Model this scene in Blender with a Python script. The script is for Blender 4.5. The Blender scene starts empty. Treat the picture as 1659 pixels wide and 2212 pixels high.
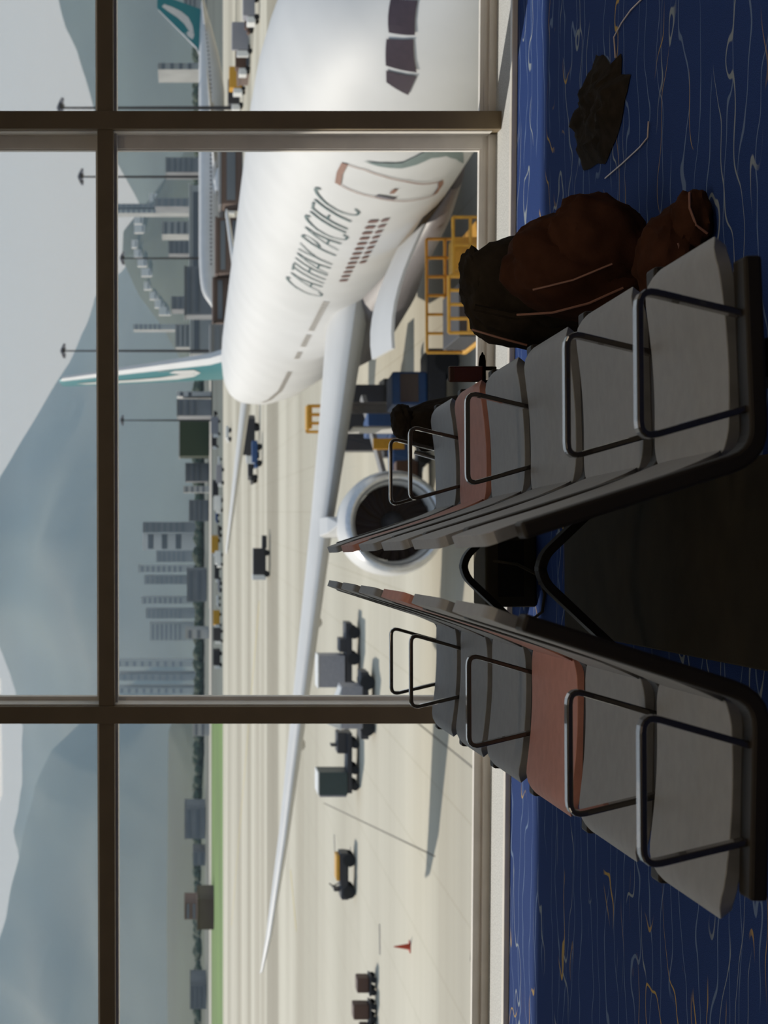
import bpy, bmesh, math, random
from mathutils import Vector, Matrix, noise
random.seed(7)
sc = bpy.context.scene
C = sc.collection
F = 3590.0                      # focal length in pixels of the 2212 px long side
CAMZ = 1.343                    # eye height above the lounge floor
G = CAMZ - 10.3                 # level of the apron
# ------------------------------------------------------------------ camera
cd = bpy.data.cameras.new('camera'); cam = bpy.data.objects.new('camera', cd); C.objects.link(cam)
cd.sensor_fit = 'AUTO'; cd.sensor_width = 36; cd.lens = F / 2212 * 36
cd.shift_x = 414.5 / 2212; cd.clip_start = .05; cd.clip_end = 40000
cam.matrix_world = Matrix(((0, 1, 0, 0), (0, 0, -1, 0), (-1, 0, 0, CAMZ), (0, 0, 0, 1)))
cd.dof.use_dof = True; cd.dof.focus_distance = 4.6; cd.dof.aperture_fstop = 6.8
sc.camera = cam
# ------------------------------------------------------------------ world, sun, exposure
sc.view_settings.view_transform = 'Standard'; sc.view_settings.look = 'None'
sc.view_settings.gamma = 1; sc.view_settings.use_curve_mapping = False
sc.view_settings.exposure = 0.0
w = bpy.data.worlds.new('sky'); sc.world = w; w.use_nodes = True
nt = w.node_tree; nt.nodes.clear()
tc = nt.nodes.new('ShaderNodeTexCoord'); sx = nt.nodes.new('ShaderNodeSeparateXYZ')
rp = nt.nodes.new('ShaderNodeValToRGB'); bg = nt.nodes.new('ShaderNodeBackground'); wo = nt.nodes.new('ShaderNodeOutputWorld')
nz = nt.nodes.new('ShaderNodeTexNoise'); nz.inputs['Scale'].default_value = 3; nz.inputs['Detail'].default_value = 5
mx = nt.nodes.new('ShaderNodeMixRGB'); mx.blend_type = 'MULTIPLY'; mx.inputs[0].default_value = .12
nt.links.new(tc.outputs['Generated'], sx.inputs[0]); nt.links.new(tc.outputs['Generated'], nz.inputs[0])
nt.links.new(sx.outputs['Z'], rp.inputs[0])
rp.color_ramp.elements[0].color = (.58, .62, .63, 1); rp.color_ramp.elements[0].position = 0
rp.color_ramp.elements[1].color = (.40, .54, .74, 1); rp.color_ramp.elements[1].position = .8
nt.links.new(rp.outputs[0], mx.inputs[1]); nt.links.new(nz.outputs[0], mx.inputs[2])
nt.links.new(mx.outputs[0], bg.inputs[0]); bg.inputs[1].default_value = 1.0
nt.links.new(bg.outputs[0], wo.inputs[0])
sd = bpy.data.lights.new('sun', 'SUN'); so = bpy.data.objects.new('sun', sd); C.objects.link(so)
sd.energy = 4.3; sd.angle = math.radians(.7); sd.color = (1, .93, .82)
so.rotation_euler = Vector((6, -7, -6.7)).to_track_quat('-Z', 'Y').to_euler()
HAZE = 1.8e-4

# ------------------------------------------------------------------ helpers
def srgb(r, g, b):
    f = lambda c: (c / 255 / 12.92) if c <= 10 else ((c / 255 + .055) / 1.055) ** 2.4
    return (f(r), f(g), f(b))
MATS = {}
def mat(name, col, rough=.6, metal=0., var=.08, scale=8., bump=0., bscale=200., coat=0., spec=.5):
    if name in MATS: return MATS[name]
    m = bpy.data.materials.new(name); m.use_nodes = True; n = m.node_tree
    b = n.nodes['Principled BSDF']; b.inputs['Roughness'].default_value = rough; b.inputs['Metallic'].default_value = metal; b.inputs['Specular IOR Level'].default_value = spec
    if coat: b.inputs['Coat Weight'].default_value = coat
    tx = n.nodes.new('ShaderNodeTexCoord'); no = n.nodes.new('ShaderNodeTexNoise'); no.inputs['Scale'].default_value = scale
    no.inputs['Detail'].default_value = 4
    cr = n.nodes.new('ShaderNodeValToRGB')
    cr.color_ramp.elements[0].color = (*[c * (1 - var) for c in col], 1); cr.color_ramp.elements[0].position = .35
    cr.color_ramp.elements[1].color = (*[min(1, c * (1 + var)) for c in col], 1); cr.color_ramp.elements[1].position = .65
    n.links.new(tx.outputs['Object'], no.inputs[0]); n.links.new(no.outputs[0], cr.inputs[0]); n.links.new(cr.outputs[0], b.inputs['Base Color'])
    if bump:
        n2 = n.nodes.new('ShaderNodeTexNoise'); n2.inputs['Scale'].default_value = bscale; bu = n.nodes.new('ShaderNodeBump')
        bu.inputs['Strength'].default_value = bump; bu.inputs['Distance'].default_value = .002
        n.links.new(tx.outputs['Object'], n2.inputs[0]); n.links.new(n2.outputs[0], bu.inputs['Height']); n.links.new(bu.outputs[0], b.inputs['Normal'])
    MATS[name] = m; return m
def at(tx, ty, Y):
    return Vector(((1106 - ty) / F * Y, Y, CAMZ - (tx - 415) / F * Y))
def gnd(tx, ty):
    Y = 10.3 * F / (tx - 415); return Vector(((1106 - ty) / F * Y, Y, G))

class MB:
    def __init__(s): s.v = []; s.f = []; s.T = Matrix.Identity(4)
    def pts(s, ps): k = len(s.v); s.v += [tuple(s.T @ Vector(p)) for p in ps]; return k
    def face(s, ps): k = s.pts(ps); s.f.append(tuple(range(k, k + len(ps)))); return s
    def box(s, x0, x1, y0, y1, z0, z1):
        k = s.pts([(x0,y0,z0),(x1,y0,z0),(x1,y1,z0),(x0,y1,z0),(x0,y0,z1),(x1,y0,z1),(x1,y1,z1),(x0,y1,z1)])
        s.f += [tuple(k + i for i in q) for q in ((0,3,2,1),(4,5,6,7),(0,1,5,4),(1,2,6,5),(2,3,7,6),(3,0,4,7))]; return s
    def rings(s, rs, caps=True, closed=True):
        n = len(rs[0]); k = s.pts([p for r in rs for p in r])
        for i in range(len(rs) - 1):
            for j in range(n if closed else n - 1):
                a = k + i * n + j; b = k + i * n + (j + 1) % n
                s.f.append((a, b, b + n, a + n))
        if caps:
            s.f.append(tuple(k + j for j in range(n))[::-1]); s.f.append(tuple(k + (len(rs) - 1) * n + j for j in range(n)))
        return s
    def tube(s, path, r, n=8, caps=True):
        P = [Vector(p) for p in path]; R = r if isinstance(r, (list, tuple)) else [r] * len(P); rs = []
        up = None
        for i, p in enumerate(P):
            d = (P[min(i + 1, len(P) - 1)] - P[max(i - 1, 0)]).normalized()
            if up is None: up = Vector((0, 0, 1)) if abs(d.z) < .9 else Vector((1, 0, 0))
            a = (up - d * up.dot(d)).normalized(); up = a; b = d.cross(a)
            rs.append([p + a * math.cos(t) * R[i] + b * math.sin(t) * R[i] for t in [2 * math.pi * j / n for j in range(n)]])
        return s.rings(rs, caps)
    def lathe(s, prof, c, axis='z', n=32, caps=True):
        rs = []
        for h, r in prof:
            ring = []
            for j in range(n):
                t = 2 * math.pi * j / n; a, b = r * math.cos(t), r * math.sin(t)
                ring.append(Vector(c) + Vector({'z': (a, b, h), 'x': (h, a, b), 'y': (b, h, a)}[axis]))
            rs.append(ring)
        return s.rings(rs, caps)
    def bar(s, path, wy, th, closed=False):
        """flat bar swept along a path in the local x-z plane, wy wide along y"""
        P = [Vector((p[0], 0, p[1])) for p in path]; y0 = path[0][2] if len(path[0]) > 2 else 0; rs = []; n = len(P)
        for i, p in enumerate(P):
            if closed: d = (P[(i + 1) % n] - P[i - 1]).normalized()
            else: d = (P[min(i + 1, n - 1)] - P[max(i - 1, 0)]).normalized()
            nn = Vector((-d.z, 0, d.x)) * th / 2
            rs.append([p + nn + Vector((0, y0 - wy / 2, 0)), p + nn + Vector((0, y0 + wy / 2, 0)), p - nn + Vector((0, y0 + wy / 2, 0)), p - nn + Vector((0, y0 - wy / 2, 0))])
        if closed: rs.append(rs[0])
        return s.rings(rs, not closed)
    def build(s, name, m, parent=None, smooth=False, bevel=0, sub=0, loc=None, rot=None):
        me = bpy.data.meshes.new(name); me.from_pydata(s.v, [], s.f); me.update()
        bm = bmesh.new(); bm.from_mesh(me); bmesh.ops.remove_doubles(bm, verts=bm.verts, dist=1e-5)
        bmesh.ops.recalc_face_normals(bm, faces=bm.faces); bm.to_mesh(me); bm.free()
        o = bpy.data.objects.new(name, me); C.objects.link(o); me.materials.append(m)
        if parent: o.parent = parent
        if loc is not None: o.location = loc
        if rot is not None: o.rotation_euler = rot
        if bevel:
            b = o.modifiers.new('bevel', 'BEVEL'); b.width = bevel; b.segments = 2; b.limit_method = 'ANGLE'; b.angle_limit = .6
        if sub:
            b = o.modifiers.new('sub', 'SUBSURF'); b.levels = sub; b.render_levels = sub
        if smooth:
            for p in me.polygons: p.use_smooth = True
            if not sub:
                md = me.attributes.get('sharp_face')
                try: me.set_sharp_from_angle(angle=math.radians(40))
                except Exception: pass
        return o
def tag(o, label=None, cat=None, group=None, kind=None):
    for k, v in (('label', label), ('category', cat), ('group', group), ('kind', kind)):
        if v: o[k] = v
    return o
def empty(name, loc=(0, 0, 0), rz=0):
    o = bpy.data.objects.new(name, None); C.objects.link(o); o.location = loc; o.rotation_euler = (0, 0, rz); o.empty_display_size = .1; return o
def struct(o, label=None): o['kind'] = 'structure'; return tag(o, label)
def kids(o): return [c for c in bpy.data.objects if c.parent == o]
def copy_tree(o, parent=None):
    c = o.copy(); C.objects.link(c); c.parent = parent
    for ch in kids(o): copy_tree(ch, c)
    return c
def arc(cx, cz, r, a0, a1, n=5):
    return [(cx + r * math.cos(math.radians(a0 + (a1 - a0) * i / n)), cz + r * math.sin(math.radians(a0 + (a1 - a0) * i / n))) for i in range(n + 1)]
def roundpath(pts, r, n=5, closed=False):
    out = []; N = len(pts)
    for i, p in enumerate(pts):
        if not closed and i in (0, N - 1): out.append(tuple(p)); continue
        p = Vector(p); a = Vector(pts[i - 1]); b = Vector(pts[(i + 1) % N])
        u = (a - p).normalized() * r; v = (b - p).normalized() * r
        for k in range(n + 1):
            t = k / n; out.append(tuple((p + u) * (1 - t) ** 2 + p * 2 * t * (1 - t) + (p + v) * t * t))
    return out
def slab(surf, W, L, r, th, ns=8, nl=14, y0=0):
    """rounded rectangle W (y) by L (path) following surf(t)->(x,z), th thick"""
    mb = MB(); top = []; bot = []
    ts = sorted(set([0, .004, .012, .03, .06, .1] + [i / nl for i in range(2, nl - 1)] + [.9, .94, .97, .988, .996, 1]))
    for t in ts:
        d = min(t, 1 - t) * L
        hw = W / 2 - (r - math.sqrt(max(0, r * r - (r - d) ** 2)) if d < r else 0)
        x, z = surf(t); e = .01; x1, z1 = surf(min(1, t + e)); x0, z0 = surf(max(0, t - e))
        nn = Vector((-(z1 - z0), 0, x1 - x0)).normalized() * th / 2
        if nn.z < 0: nn = -nn
        row = [Vector((x, y0 - hw + 2 * hw * j / ns, z)) for j in range(ns + 1)]
        top.append([p + nn for p in row]); bot.append([p - nn for p in row])
    rs = [a + b[::-1] for a, b in zip(top, bot)]
    return mb.rings(rs, True)

# ------------------------------------------------------------------ materials
GREY = mat('seat_grey', (.205, .212, .215), .5, 0, .06, 30, .25, 600)
SALMON = mat('seat_salmon', (.47, .22, .17), .6, 0, .06, 30, .25, 600)
BLACK = mat('black_metal', (.018, .015, .011), .55, 0, .1, spec=.25)
BLACK2 = mat('black_plastic', (.065, .055, .036), .9, spec=.08)
ARM = mat('armrest_metal', (.045, .04, .035), .22, .5, coat=1)
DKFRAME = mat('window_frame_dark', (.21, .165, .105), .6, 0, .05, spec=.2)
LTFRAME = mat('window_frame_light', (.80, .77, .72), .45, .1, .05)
STONE = mat('kerb_stone', (.60, .62, .62), .8, 0, .22, 160, .4, 300)
WALLM = mat('lounge_wall', (.34, .30, .24), .9)
CEIL = mat('lounge_ceiling', (.5, .46, .38), .9)
WHITE = mat('aircraft_white', (.60, .595, .58), .55, 0, .03, .6, spec=.25)
BELLY_SHADE = mat('belly_shade_grey', (.17, .15, .145), .5)  # grey paint, darkened to carry the shade under the fuselage
TEAL = mat('tail_teal', (.01, .17, .19), .4)
LOGO = mat('brushwing_grey_green', (.17, .22, .21), .5)
LETTER = mat('lettering_green', (.05, .10, .10), .5)
BROWNP = mat('door_outline_paint', (.24, .12, .08), .6)
GLASSD = mat('dark_glazing', (.05, .03, .035), .15)
WINP = mat('cabin_window_pale', (.46, .42, .37), .4)
WIND = mat('cabin_window_dark', (.16, .07, .05), .4)
FAN = mat('fan_titanium', (.035, .025, .022), .6, spec=.2)
METAL = mat('bare_metal', (.55, .55, .55), .3, .8)
RUBBER = mat('rubber', (.02, .02, .02), .8)
YELLOW = mat('equipment_yellow', (.62, .32, .03), .5)
BLUE = mat('equipment_blue', (.02, .07, .2), .5)
DARKV = mat('vehicle_dark', (.03, .03, .035), .5)
GREYV = mat('vehicle_grey', (.28, .28, .31), .5)
WHITEV = mat('vehicle_white', (.75, .75, .73), .5)
BROWNV = mat('vehicle_brown', (.09, .045, .03), .6)
ORANGE = mat('cone_orange', (.5, .06, .02), .6)
BLDG = mat('building_pale', (.40, .41, .40), .8, 0, .1, .05)
BLDG2 = mat('building_grey', (.24, .25, .26), .8, 0, .15, .05)
BLDG3 = mat('building_brown', (.17, .12, .10), .8, 0, .15, .05)
FOREST = mat('forest_hill', (.045, .065, .04), .9, 0, .3, .004)
FOREST2 = mat('mountain_slope', (.05, .075, .06), .9, 0, .25, .002)

# ------------------------------------------------------------------ window wall
TW = .0495; AW = -math.atan(TW)
wall = lambda: Matrix.Translation((0, 7.0, 0)) @ Matrix.Rotation(AW, 4, 'Z')   # local x along the glass, y outwards
WT = wall()
def wbuild(mb, name, m, parent=None, **k):
    o = mb.build(name, m, parent, **k)
    if parent is None: o.matrix_world = WT
    return o
def s_at(ty, yl):
    c = (1106 - ty) / F                 # find local x where view column ty meets local plane y=yl
    # world: X = s cosA - yl sinA ; Y = 7 + s sinA + yl cosA
    ca, sa = math.cos(AW), math.sin(AW)
    return (c * (7 + yl * ca) + yl * sa) / (ca - c * sa)
M1a, M1b = s_at(1562, .22), s_at(1525, .22)
M2a, M2b = s_at(280, .22), s_at(241, .22)
W = M1b - M1a
TOP = 3.3
EDGES = [(M1a - 2.6, M1a - 2.6 + W), (M1a, M1b), (M2a, M2b), (M2a + 2.56, M2b + 2.56)]
for i, (a, b) in enumerate(EDGES):
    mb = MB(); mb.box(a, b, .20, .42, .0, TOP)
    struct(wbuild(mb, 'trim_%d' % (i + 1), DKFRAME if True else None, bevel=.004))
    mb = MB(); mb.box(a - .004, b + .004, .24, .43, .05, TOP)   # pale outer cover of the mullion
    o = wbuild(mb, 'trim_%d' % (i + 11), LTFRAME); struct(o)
zt0, zt1 = 1.682, 1.75
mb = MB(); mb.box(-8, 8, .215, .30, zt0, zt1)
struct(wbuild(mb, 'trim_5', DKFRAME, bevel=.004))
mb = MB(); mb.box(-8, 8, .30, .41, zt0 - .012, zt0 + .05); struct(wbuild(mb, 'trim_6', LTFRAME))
# glass panes, one window per bay, upper and lower light
gm = bpy.data.materials.new('window_glass'); gm.use_nodes = True; n = gm.node_tree; n.nodes.clear()
t_ = n.nodes.new('ShaderNodeBsdfTransparent'); t_.inputs[0].default_value = (.95, .95, .95, 1)
g_ = n.nodes.new('ShaderNodeBsdfGlossy'); g_.inputs['Roughness'].default_value = .02
fr = n.nodes.new('ShaderNodeFresnel'); fr.inputs[0].default_value = 1.5; ms = n.nodes.new('ShaderNodeMixShader'); ou = n.nodes.new('ShaderNodeOutputMaterial')
ge = n.nodes.new('ShaderNodeNewGeometry'); mk = n.nodes.new('ShaderNodeMath'); mk.operation = 'MULTIPLY'; iv = n.nodes.new('ShaderNodeMath'); iv.operation = 'SUBTRACT'; iv.inputs[0].default_value = 1
n.links.new(ge.outputs['Backfacing'], iv.inputs[1]); n.links.new(fr.outputs[0], mk.inputs[0]); n.links.new(iv.outputs[0], mk.inputs[1])
n.links.new(mk.outputs[0], ms.inputs[0]); n.links.new(t_.outputs[0], ms.inputs[1]); n.links.new(g_.outputs[0], ms.inputs[2]); n.links.new(ms.outputs[0], ou.inputs[0])
for i in range(3):
    a = EDGES[i][1]; b = EDGES[i + 1][0]
    e = empty('window_%d' % (i + 1)); e.matrix_world = WT; struct(e)
    for z0, z1 in ((.07, zt0), (zt1, TOP)):
        g = MB(); g.box(a + .005, b - .005, .375, .383, z0, z1); g.build('glass_pane', gm, e)
        fmb = MB(); fw = .028
        fmb.box(a, b, .355, .40, z0 - .002, z0 + fw * .55); fmb.box(a, b, .355, .40, z1 - .01, z1)
        fmb.box(a, a + .02, .355, .40, z0, z1); fmb.box(b - (.06 if i else .012), b, .35, .41, z0, z1)
        fmb.box(b - (.066 if i else .013), b - (.06 if i else .012), .36, .40, z0, z1)
        fmb.build('window_frame', LTFRAME, e, bevel=.002)
# kerb under the glass
mb = MB(); mb.box(-9, 9, -.03, .40, -.02, .018); o = struct(wbuild(mb, 'trim_7', STONE, bevel=.006))
mb = MB(); mb.box(-9, 9, -.045, .0, -.01, .022); struct(wbuild(mb, 'trim_8', LTFRAME, bevel=.004))
mb = MB(); mb.box(-9, 9, .335, .41, .01, .05); struct(wbuild(mb, 'trim_9', LTFRAME, bevel=.004))
mb = MB(); mb.box(-9, 9, .36, .40, .045, .075); struct(wbuild(mb, 'trim_10', LTFRAME, bevel=.003))
# facade beyond and above the window, and the canopy over it
mb = MB(); mb.box(-9, 9, .2, .45, TOP, 5.2); struct(wbuild(mb, 'wall_front', WALLM))
mb = MB(); mb.box(-40, 40, .45, 4.42, 5.0, 5.3); struct(wbuild(mb, 'trim_20', BLDG2), 'concrete canopy over the window outside')
mb = MB(); mb.box(-40, 40, .0, .45, G, -.3); struct(wbuild(mb, 'trim_21', BLDG2))
# ------------------------------------------------------------------ room
cp = bpy.data.materials.new('carpet'); cp.use_nodes = True; n = cp.node_tree; b = n.nodes['Principled BSDF']; b.inputs['Roughness'].default_value = .95
b.inputs['Specular IOR Level'].default_value = .1
tx = n.nodes.new('ShaderNodeTexCoord'); mp = n.nodes.new('ShaderNodeMapping'); n.links.new(tx.outputs['Object'], mp.inputs[0])
def node(t, **k):
    x = n.nodes.new(t)
    for a, v in k.items():
        if a in x.inputs: x.inputs[a].default_value = v
        else: setattr(x, a, v)
    return x
def line_mask(scale, dist, dscale, width, seed, thr):
    mp2 = node('ShaderNodeMapping'); mp2.inputs['Location'].default_value = (seed, seed * 2.3, 0)
    mp2.inputs['Scale'].default_value = (.55, 1, 1); n.links.new(tx.outputs['Object'], mp2.inputs[0])
    wv = node('ShaderNodeTexWave', bands_direction='Y'); wv.inputs['Scale'].default_value = scale; wv.inputs['Distortion'].default_value = dist
    wv.inputs['Detail'].default_value = 2; wv.inputs['Detail Scale'].default_value = dscale
    n.links.new(mp2.outputs[0], wv.inputs[0])
    r = node('ShaderNodeValToRGB'); r.color_ramp.elements[0].position = 1 - width; r.color_ramp.elements[0].color = (0, 0, 0, 1)
    r.color_ramp.elements[1].position = 1 - width * .4; n.links.new(wv.outputs['Fac'], r.inputs[0])
    no = node('ShaderNodeTexNoise'); no.inputs['Scale'].default_value = 2.3; n.links.new(mp2.outputs[0], no.inputs[0])
    r2 = node('ShaderNodeValToRGB'); r2.color_ramp.elements[0].position = thr; r2.color_ramp.elements[1].position = thr + .05
    n.links.new(no.outputs[0], r2.inputs[0])
    m = node('ShaderNodeMath', operation='MULTIPLY'); n.links.new(r.outputs[0], m.inputs[0]); n.links.new(r2.outputs[0], m.inputs[1])
    return m
fine = node('ShaderNodeTexNoise'); fine.inputs['Scale'].default_value = 420; n.links.new(tx.outputs['Object'], fine.inputs[0])
bc = node('ShaderNodeValToRGB'); bc.color_ramp.elements[0].color = (.013, .030, .125, 1); bc.color_ramp.elements[1].color = (.036, .088, .31, 1)
bc.color_ramp.elements[0].position = .3; bc.color_ramp.elements[1].position = .7
n.links.new(fine.outputs[0], bc.inputs[0])
m1 = line_mask(2.6, 9, 1.4, .012, 0, .40); m2 = line_mask(1.5, 14, 2.2, .010, 5.1, .52); m3 = line_mask(1.1, 18, 2.6, .008, 9.7, .56)
prev = bc.outputs[0]
for mm, col in ((m1, (.16, .24, .42, 1)), (m2, (.30, .36, .42, 1)), (m3, (.55, .38, .12, 1))):
    k = node('ShaderNodeMixRGB'); k.inputs[2].default_value = col; n.links.new(mm.outputs[0], k.inputs[0]); n.links.new(prev, k.inputs[1]); prev = k.outputs[0]
n.links.new(prev, b.inputs['Base Color'])
bu = node('ShaderNodeBump'); bu.inputs['Strength'].default_value = .5; bu.inputs['Distance'].default_value = .004
n.links.new(fine.outputs[0], bu.inputs['Height']); n.links.new(bu.outputs[0], b.inputs['Normal'])
mb = MB(); mb.box(-8, 8, -5, 7.75, -.3, 0); struct(mb.build('floor', cp))
mb = MB(); mb.box(-8, 8, -5, 7.6, 3.3, 3.5); struct(mb.build('ceiling', CEIL))
mb = MB(); mb.box(-8.2, -8, -5, 7.9, -.3, 3.5); struct(mb.build('wall_left', WALLM))
mb = MB(); mb.box(8, 8.2, -5, 7.1, -.3, 3.5); struct(mb.build('wall_right', WALLM))
mb = MB(); mb.box(-8.2, 8.2, -5.2, -5, -.3, 3.5); struct(mb.build('wall_back', WALLM))

# added warm fill panels on the unseen ceiling, to lift the dark interior
FILL_PANEL = bpy.data.materials.new('fill_panel'); FILL_PANEL.use_nodes = True; pb = FILL_PANEL.node_tree.nodes['Principled BSDF']; pb.inputs['Base Color'].default_value = (.8, .7, .5, 1)
pb.inputs['Emission Color'].default_value = (1, .81, .62, 1); pb.inputs['Emission Strength'].default_value = 7.0
for i, (x, y) in enumerate(((-3.2, -1.5), (0, -1.5), (3.2, -1.5), (-3.2, 2.5), (0, 2.5), (3.2, 2.5))):
    MB().box(x - .6, x + .6, y - .3, y + .3, 3.27, 3.3).build('fill_light', FILL_PANEL)
    tag(bpy.data.objects[-1] if False else C.objects[-1], 'warm rectangular fill light panel added on the unseen lounge ceiling', 'ceiling lamp', 'added lounge fill lights')

# ------------------------------------------------------------------ back-to-back beam benches
RA = math.atan(.02785); L0 = -.03; ZS = 2.8
BD = [r * ZS for r in (.985, 1.175, 1.385, 1.60, 1.81, 2.02, 2.22)]
def seat_surf(t):
    x = .195 + .385 * t; z = .428 - .012 * math.sin(t * 3.1) + .022 * t - .02 * max(0, (t - .9) / .1) ** 2
    return x, z
def back_surf(t):
    P = [(.205, .435), (.165, .53), (.120, .66), (.080, .79), (.060, .845)]
    u = t * 4; i = min(3, int(u)); k = u - i
    p0 = P[max(0, i - 1)]; p1 = P[i]; p2 = P[i + 1]; p3 = P[min(4, i + 2)]
    q = lambda a, b, c, d: .5 * (2 * b + (c - a) * k + (2 * a - 5 * b + 4 * c - d) * k * k + (3 * b - a - 3 * c + d) * k ** 3)
    return q(p0[0], p1[0], p2[0], p3[0]), q(p0[1], p1[1], p2[1], p3[1])
def make_bench(side, salmon):
    root = empty('beam_bench', (0, 0, 0), RA)
    S = Matrix.Translation((L0, 0, 0)) @ Matrix.Diagonal((side, 1, 1, 1))
    def add(mb, name, m, **k):
        vs = [tuple(S @ Vector(v)) for v in mb.v]; mb.v = vs; return mb.build(name, m, root, **k)
    for i in range(6):
        a, b = BD[i] + .040, BD[i + 1] - .040; y = (a + b) / 2; m = SALMON if i == salmon else GREY
        o = add(slab(seat_surf, b - a, .40, .075, .024, y0=y), 'seat', m, smooth=True, bevel=.006)
        if m is SALMON: o['label'] = 'salmon pink seat pad'
        o = add(slab(back_surf, b - a - .055, .44, .055, .022, y0=y - .02), 'backrest', m, smooth=True, bevel=.006)
        if m is SALMON: o['label'] = 'salmon pink backrest'
        # under-shell of the seat
        mb = MB(); mb.box(.22, .53, a + .05, b - .05, .385, .405); add(mb, 'seat_pan', BLACK2, bevel=.008)
    for i, y in enumerate(BD):
        mb = MB(); path = roundpath([(.605 if i else .53, .418), (.20, .408), (.075, .80)], .05)
        mb.bar([(p[0], p[1], y) for p in path], .062, .03); add(mb, 'bracket', BLACK, bevel=.006)
        if i in (0, 1, 3, 5, 6):
            mb = MB(); path = roundpath([(.285, .40), (.228, .600), (.478, .600), (.43, .40)], .03)
            mb.bar([(p[0], p[1], y) for p in path], .028, .012); add(mb, 'armrest', ARM, bevel=.003)
    mb = MB(); mb.box(.33, .40, BD[0] - .02, BD[-1] + .02, .32, .385); add(mb, 'beam', BLACK, bevel=.006)
    for r in (1.69, 2.17):
        y = r * ZS
        mb = MB(); path = roundpath([(0.0, .352), (.03, .352), (.335, .03), (.56, .012)], .04)
        mb.bar([(p[0], p[1], y) for p in path], .06, .024); add(mb, 'leg', BLACK, bevel=.005)
        mb = MB(); mb.box(.345, .385, y - .03, y + .03, .03, .33); add(mb, 'leg', BLACK, bevel=.004)
    return root
b1 = tag(make_bench(-1, 2), 'left bench row of six grey seats, third seat from the front salmon pink', 'bench', 'back-to-back lounge benches')
b2 = tag(make_bench(1, 4), 'right bench row of six grey seats, fifth seat from the front salmon pink', 'bench', 'back-to-back lounge benches')
def row(l, d):   # bench frame -> world
    return Vector((math.cos(RA) * (L0 + l) - math.sin(RA) * d, math.sin(RA) * (L0 + l) + math.cos(RA) * d, 0))
o = MB().box(-.26, .24, 2.6, 5.9, .0, .022).build('dark_slab', BLACK2, bevel=.004, loc=(0, 0, .001), rot=(0, 0, RA))  # thin dark slab laid over the carpet between the rows
tag(o, 'flat dark slab on the carpet under the middle of the two bench rows', 'floor plate')
e = empty('power_box', row(0.0, 6.62), RA)
tag(e, 'low black box on the carpet at the window end of the benches', 'power box')
MB().box(-.16, .14, -.14, .14, 0, .20).build('casing', BLACK2, e, bevel=.01)
MB().box(-.12, .10, -.144, -.14, .05, .15).build('front_panel', BLACK, e)
p0 = row(.02, 6.46)
cb = MB(); cb.tube([Vector(p) for p in ((p0.x, p0.y, .17), (p0.x - .01, p0.y - .1, .10), (p0.x - .05, p0.y - .16, .03), (p0.x - .12, p0.y - .17, .008), (p0.x - .19, p0.y - .12, .008), (p0.x - .26, p0.y, .06))], .006, 6)
tag(cb.build('power_cable', BLACK2, smooth=True), 'thin black cable curling from the black box to the left bench', 'cable')

# ------------------------------------------------------------------ bags and belongings right of the benches
BAGB = mat('bag_black_nylon', (.030, .024, .017), .95, 0, .2, 20, .5, 90, spec=.05)
BAGR = mat('bag_brown_canvas', (.055, .024, .014), .95, 0, .2, 14, .5, 120, spec=.05)
PIPE = mat('bag_piping', (.26, .13, .09), .5)
def blob(name, m, parent, c, s, rot=(0, 0, 0), amp=.08, freq=3., seed=0, sq=3.2, n=28):
    mb = MB(); rs = []
    R = Matrix.Rotation(rot[2], 4, 'Z') @ Matrix.Rotation(rot[1], 4, 'Y') @ Matrix.Rotation(rot[0], 4, 'X')
    pw = lambda v: math.copysign(abs(v) ** (2 / sq), v)
    for i in range(n + 1):
        ph = -math.pi / 2 + math.pi * i / n; ring = []
        for j in range(2 * n):
            th = math.pi * j / n
            d = Vector((pw(math.cos(ph)) * pw(math.cos(th)), pw(math.cos(ph)) * pw(math.sin(th)), pw(math.sin(ph))))
            k = 1 + amp * noise.noise(d * freq + Vector((seed, seed * .7, 0))) + amp * .5 * noise.noise(d * freq * 2.7 + Vector((0, seed, 3)))
            p = R @ Vector((d.x * s[0] * k, d.y * s[1] * k, d.z * s[2] * k)) + Vector(c)
            p.z = max(p.z, .002); ring.append(p)
        rs.append(ring)
    return mb.rings(rs, False).build(name, m, parent, smooth=True)
e = empty('backpack', at(1380, 1106 - 0, 4.95) * 0 + Vector((.70, 5.13, 0)))
tag(e, 'black backpack with a rounded top standing against the front of the right bench', 'backpack')
blob('body', BAGB, e, (-.01, .0, .25), (.165, .15, .245), (0, -.12, .1), .10, 2.2, 3)
blob('front_pocket', BAGB, e, (-.02, -.13, .20), (.12, .07, .14), (0, 0, .1), .10, 2.5, 8)
blob('top_flap', BAGB, e, (.0, .02, .455), (.115, .12, .05), (0, -.2, .1), .16, 3, 5, 2.4)
st = MB(); st.tube([(-.09, -.17, .50), (-.12, -.20, .38), (-.11, -.20, .24), (-.08, -.17, .10)], .011, 6); st.build('strap', BAGB, e, smooth=True)
st = MB(); st.tube([(-.15, -.12, .50), (-.18, -.16, .42), (-.20, -.15, .34)], .0035, 6); st.build('zip', PIPE, e, smooth=True)
e = empty('duffel_bag', Vector((.675, 4.70, 0)))
tag(e, 'large dark brown soft bag leaning beside the black backpack, thin pale piping at its ends', 'bag')
blob('body', BAGR, e, (.015, .03, .235), (.14, .15, .215), (.0, .25, .12), .13, 1.9, 11, 2.6)
blob('side_panel', BAGR, e, (.08, -.07, .20), (.11, .10, .15), (.2, .5, .1), .12, 2.4, 17, 2.5)
st = MB(); st.tube([(-.115, .02, .42), (-.12, -.07, .34), (-.10, -.12, .25), (-.06, -.14, .16)], .0035, 6); st.build('piping', PIPE, e, smooth=True)
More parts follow.
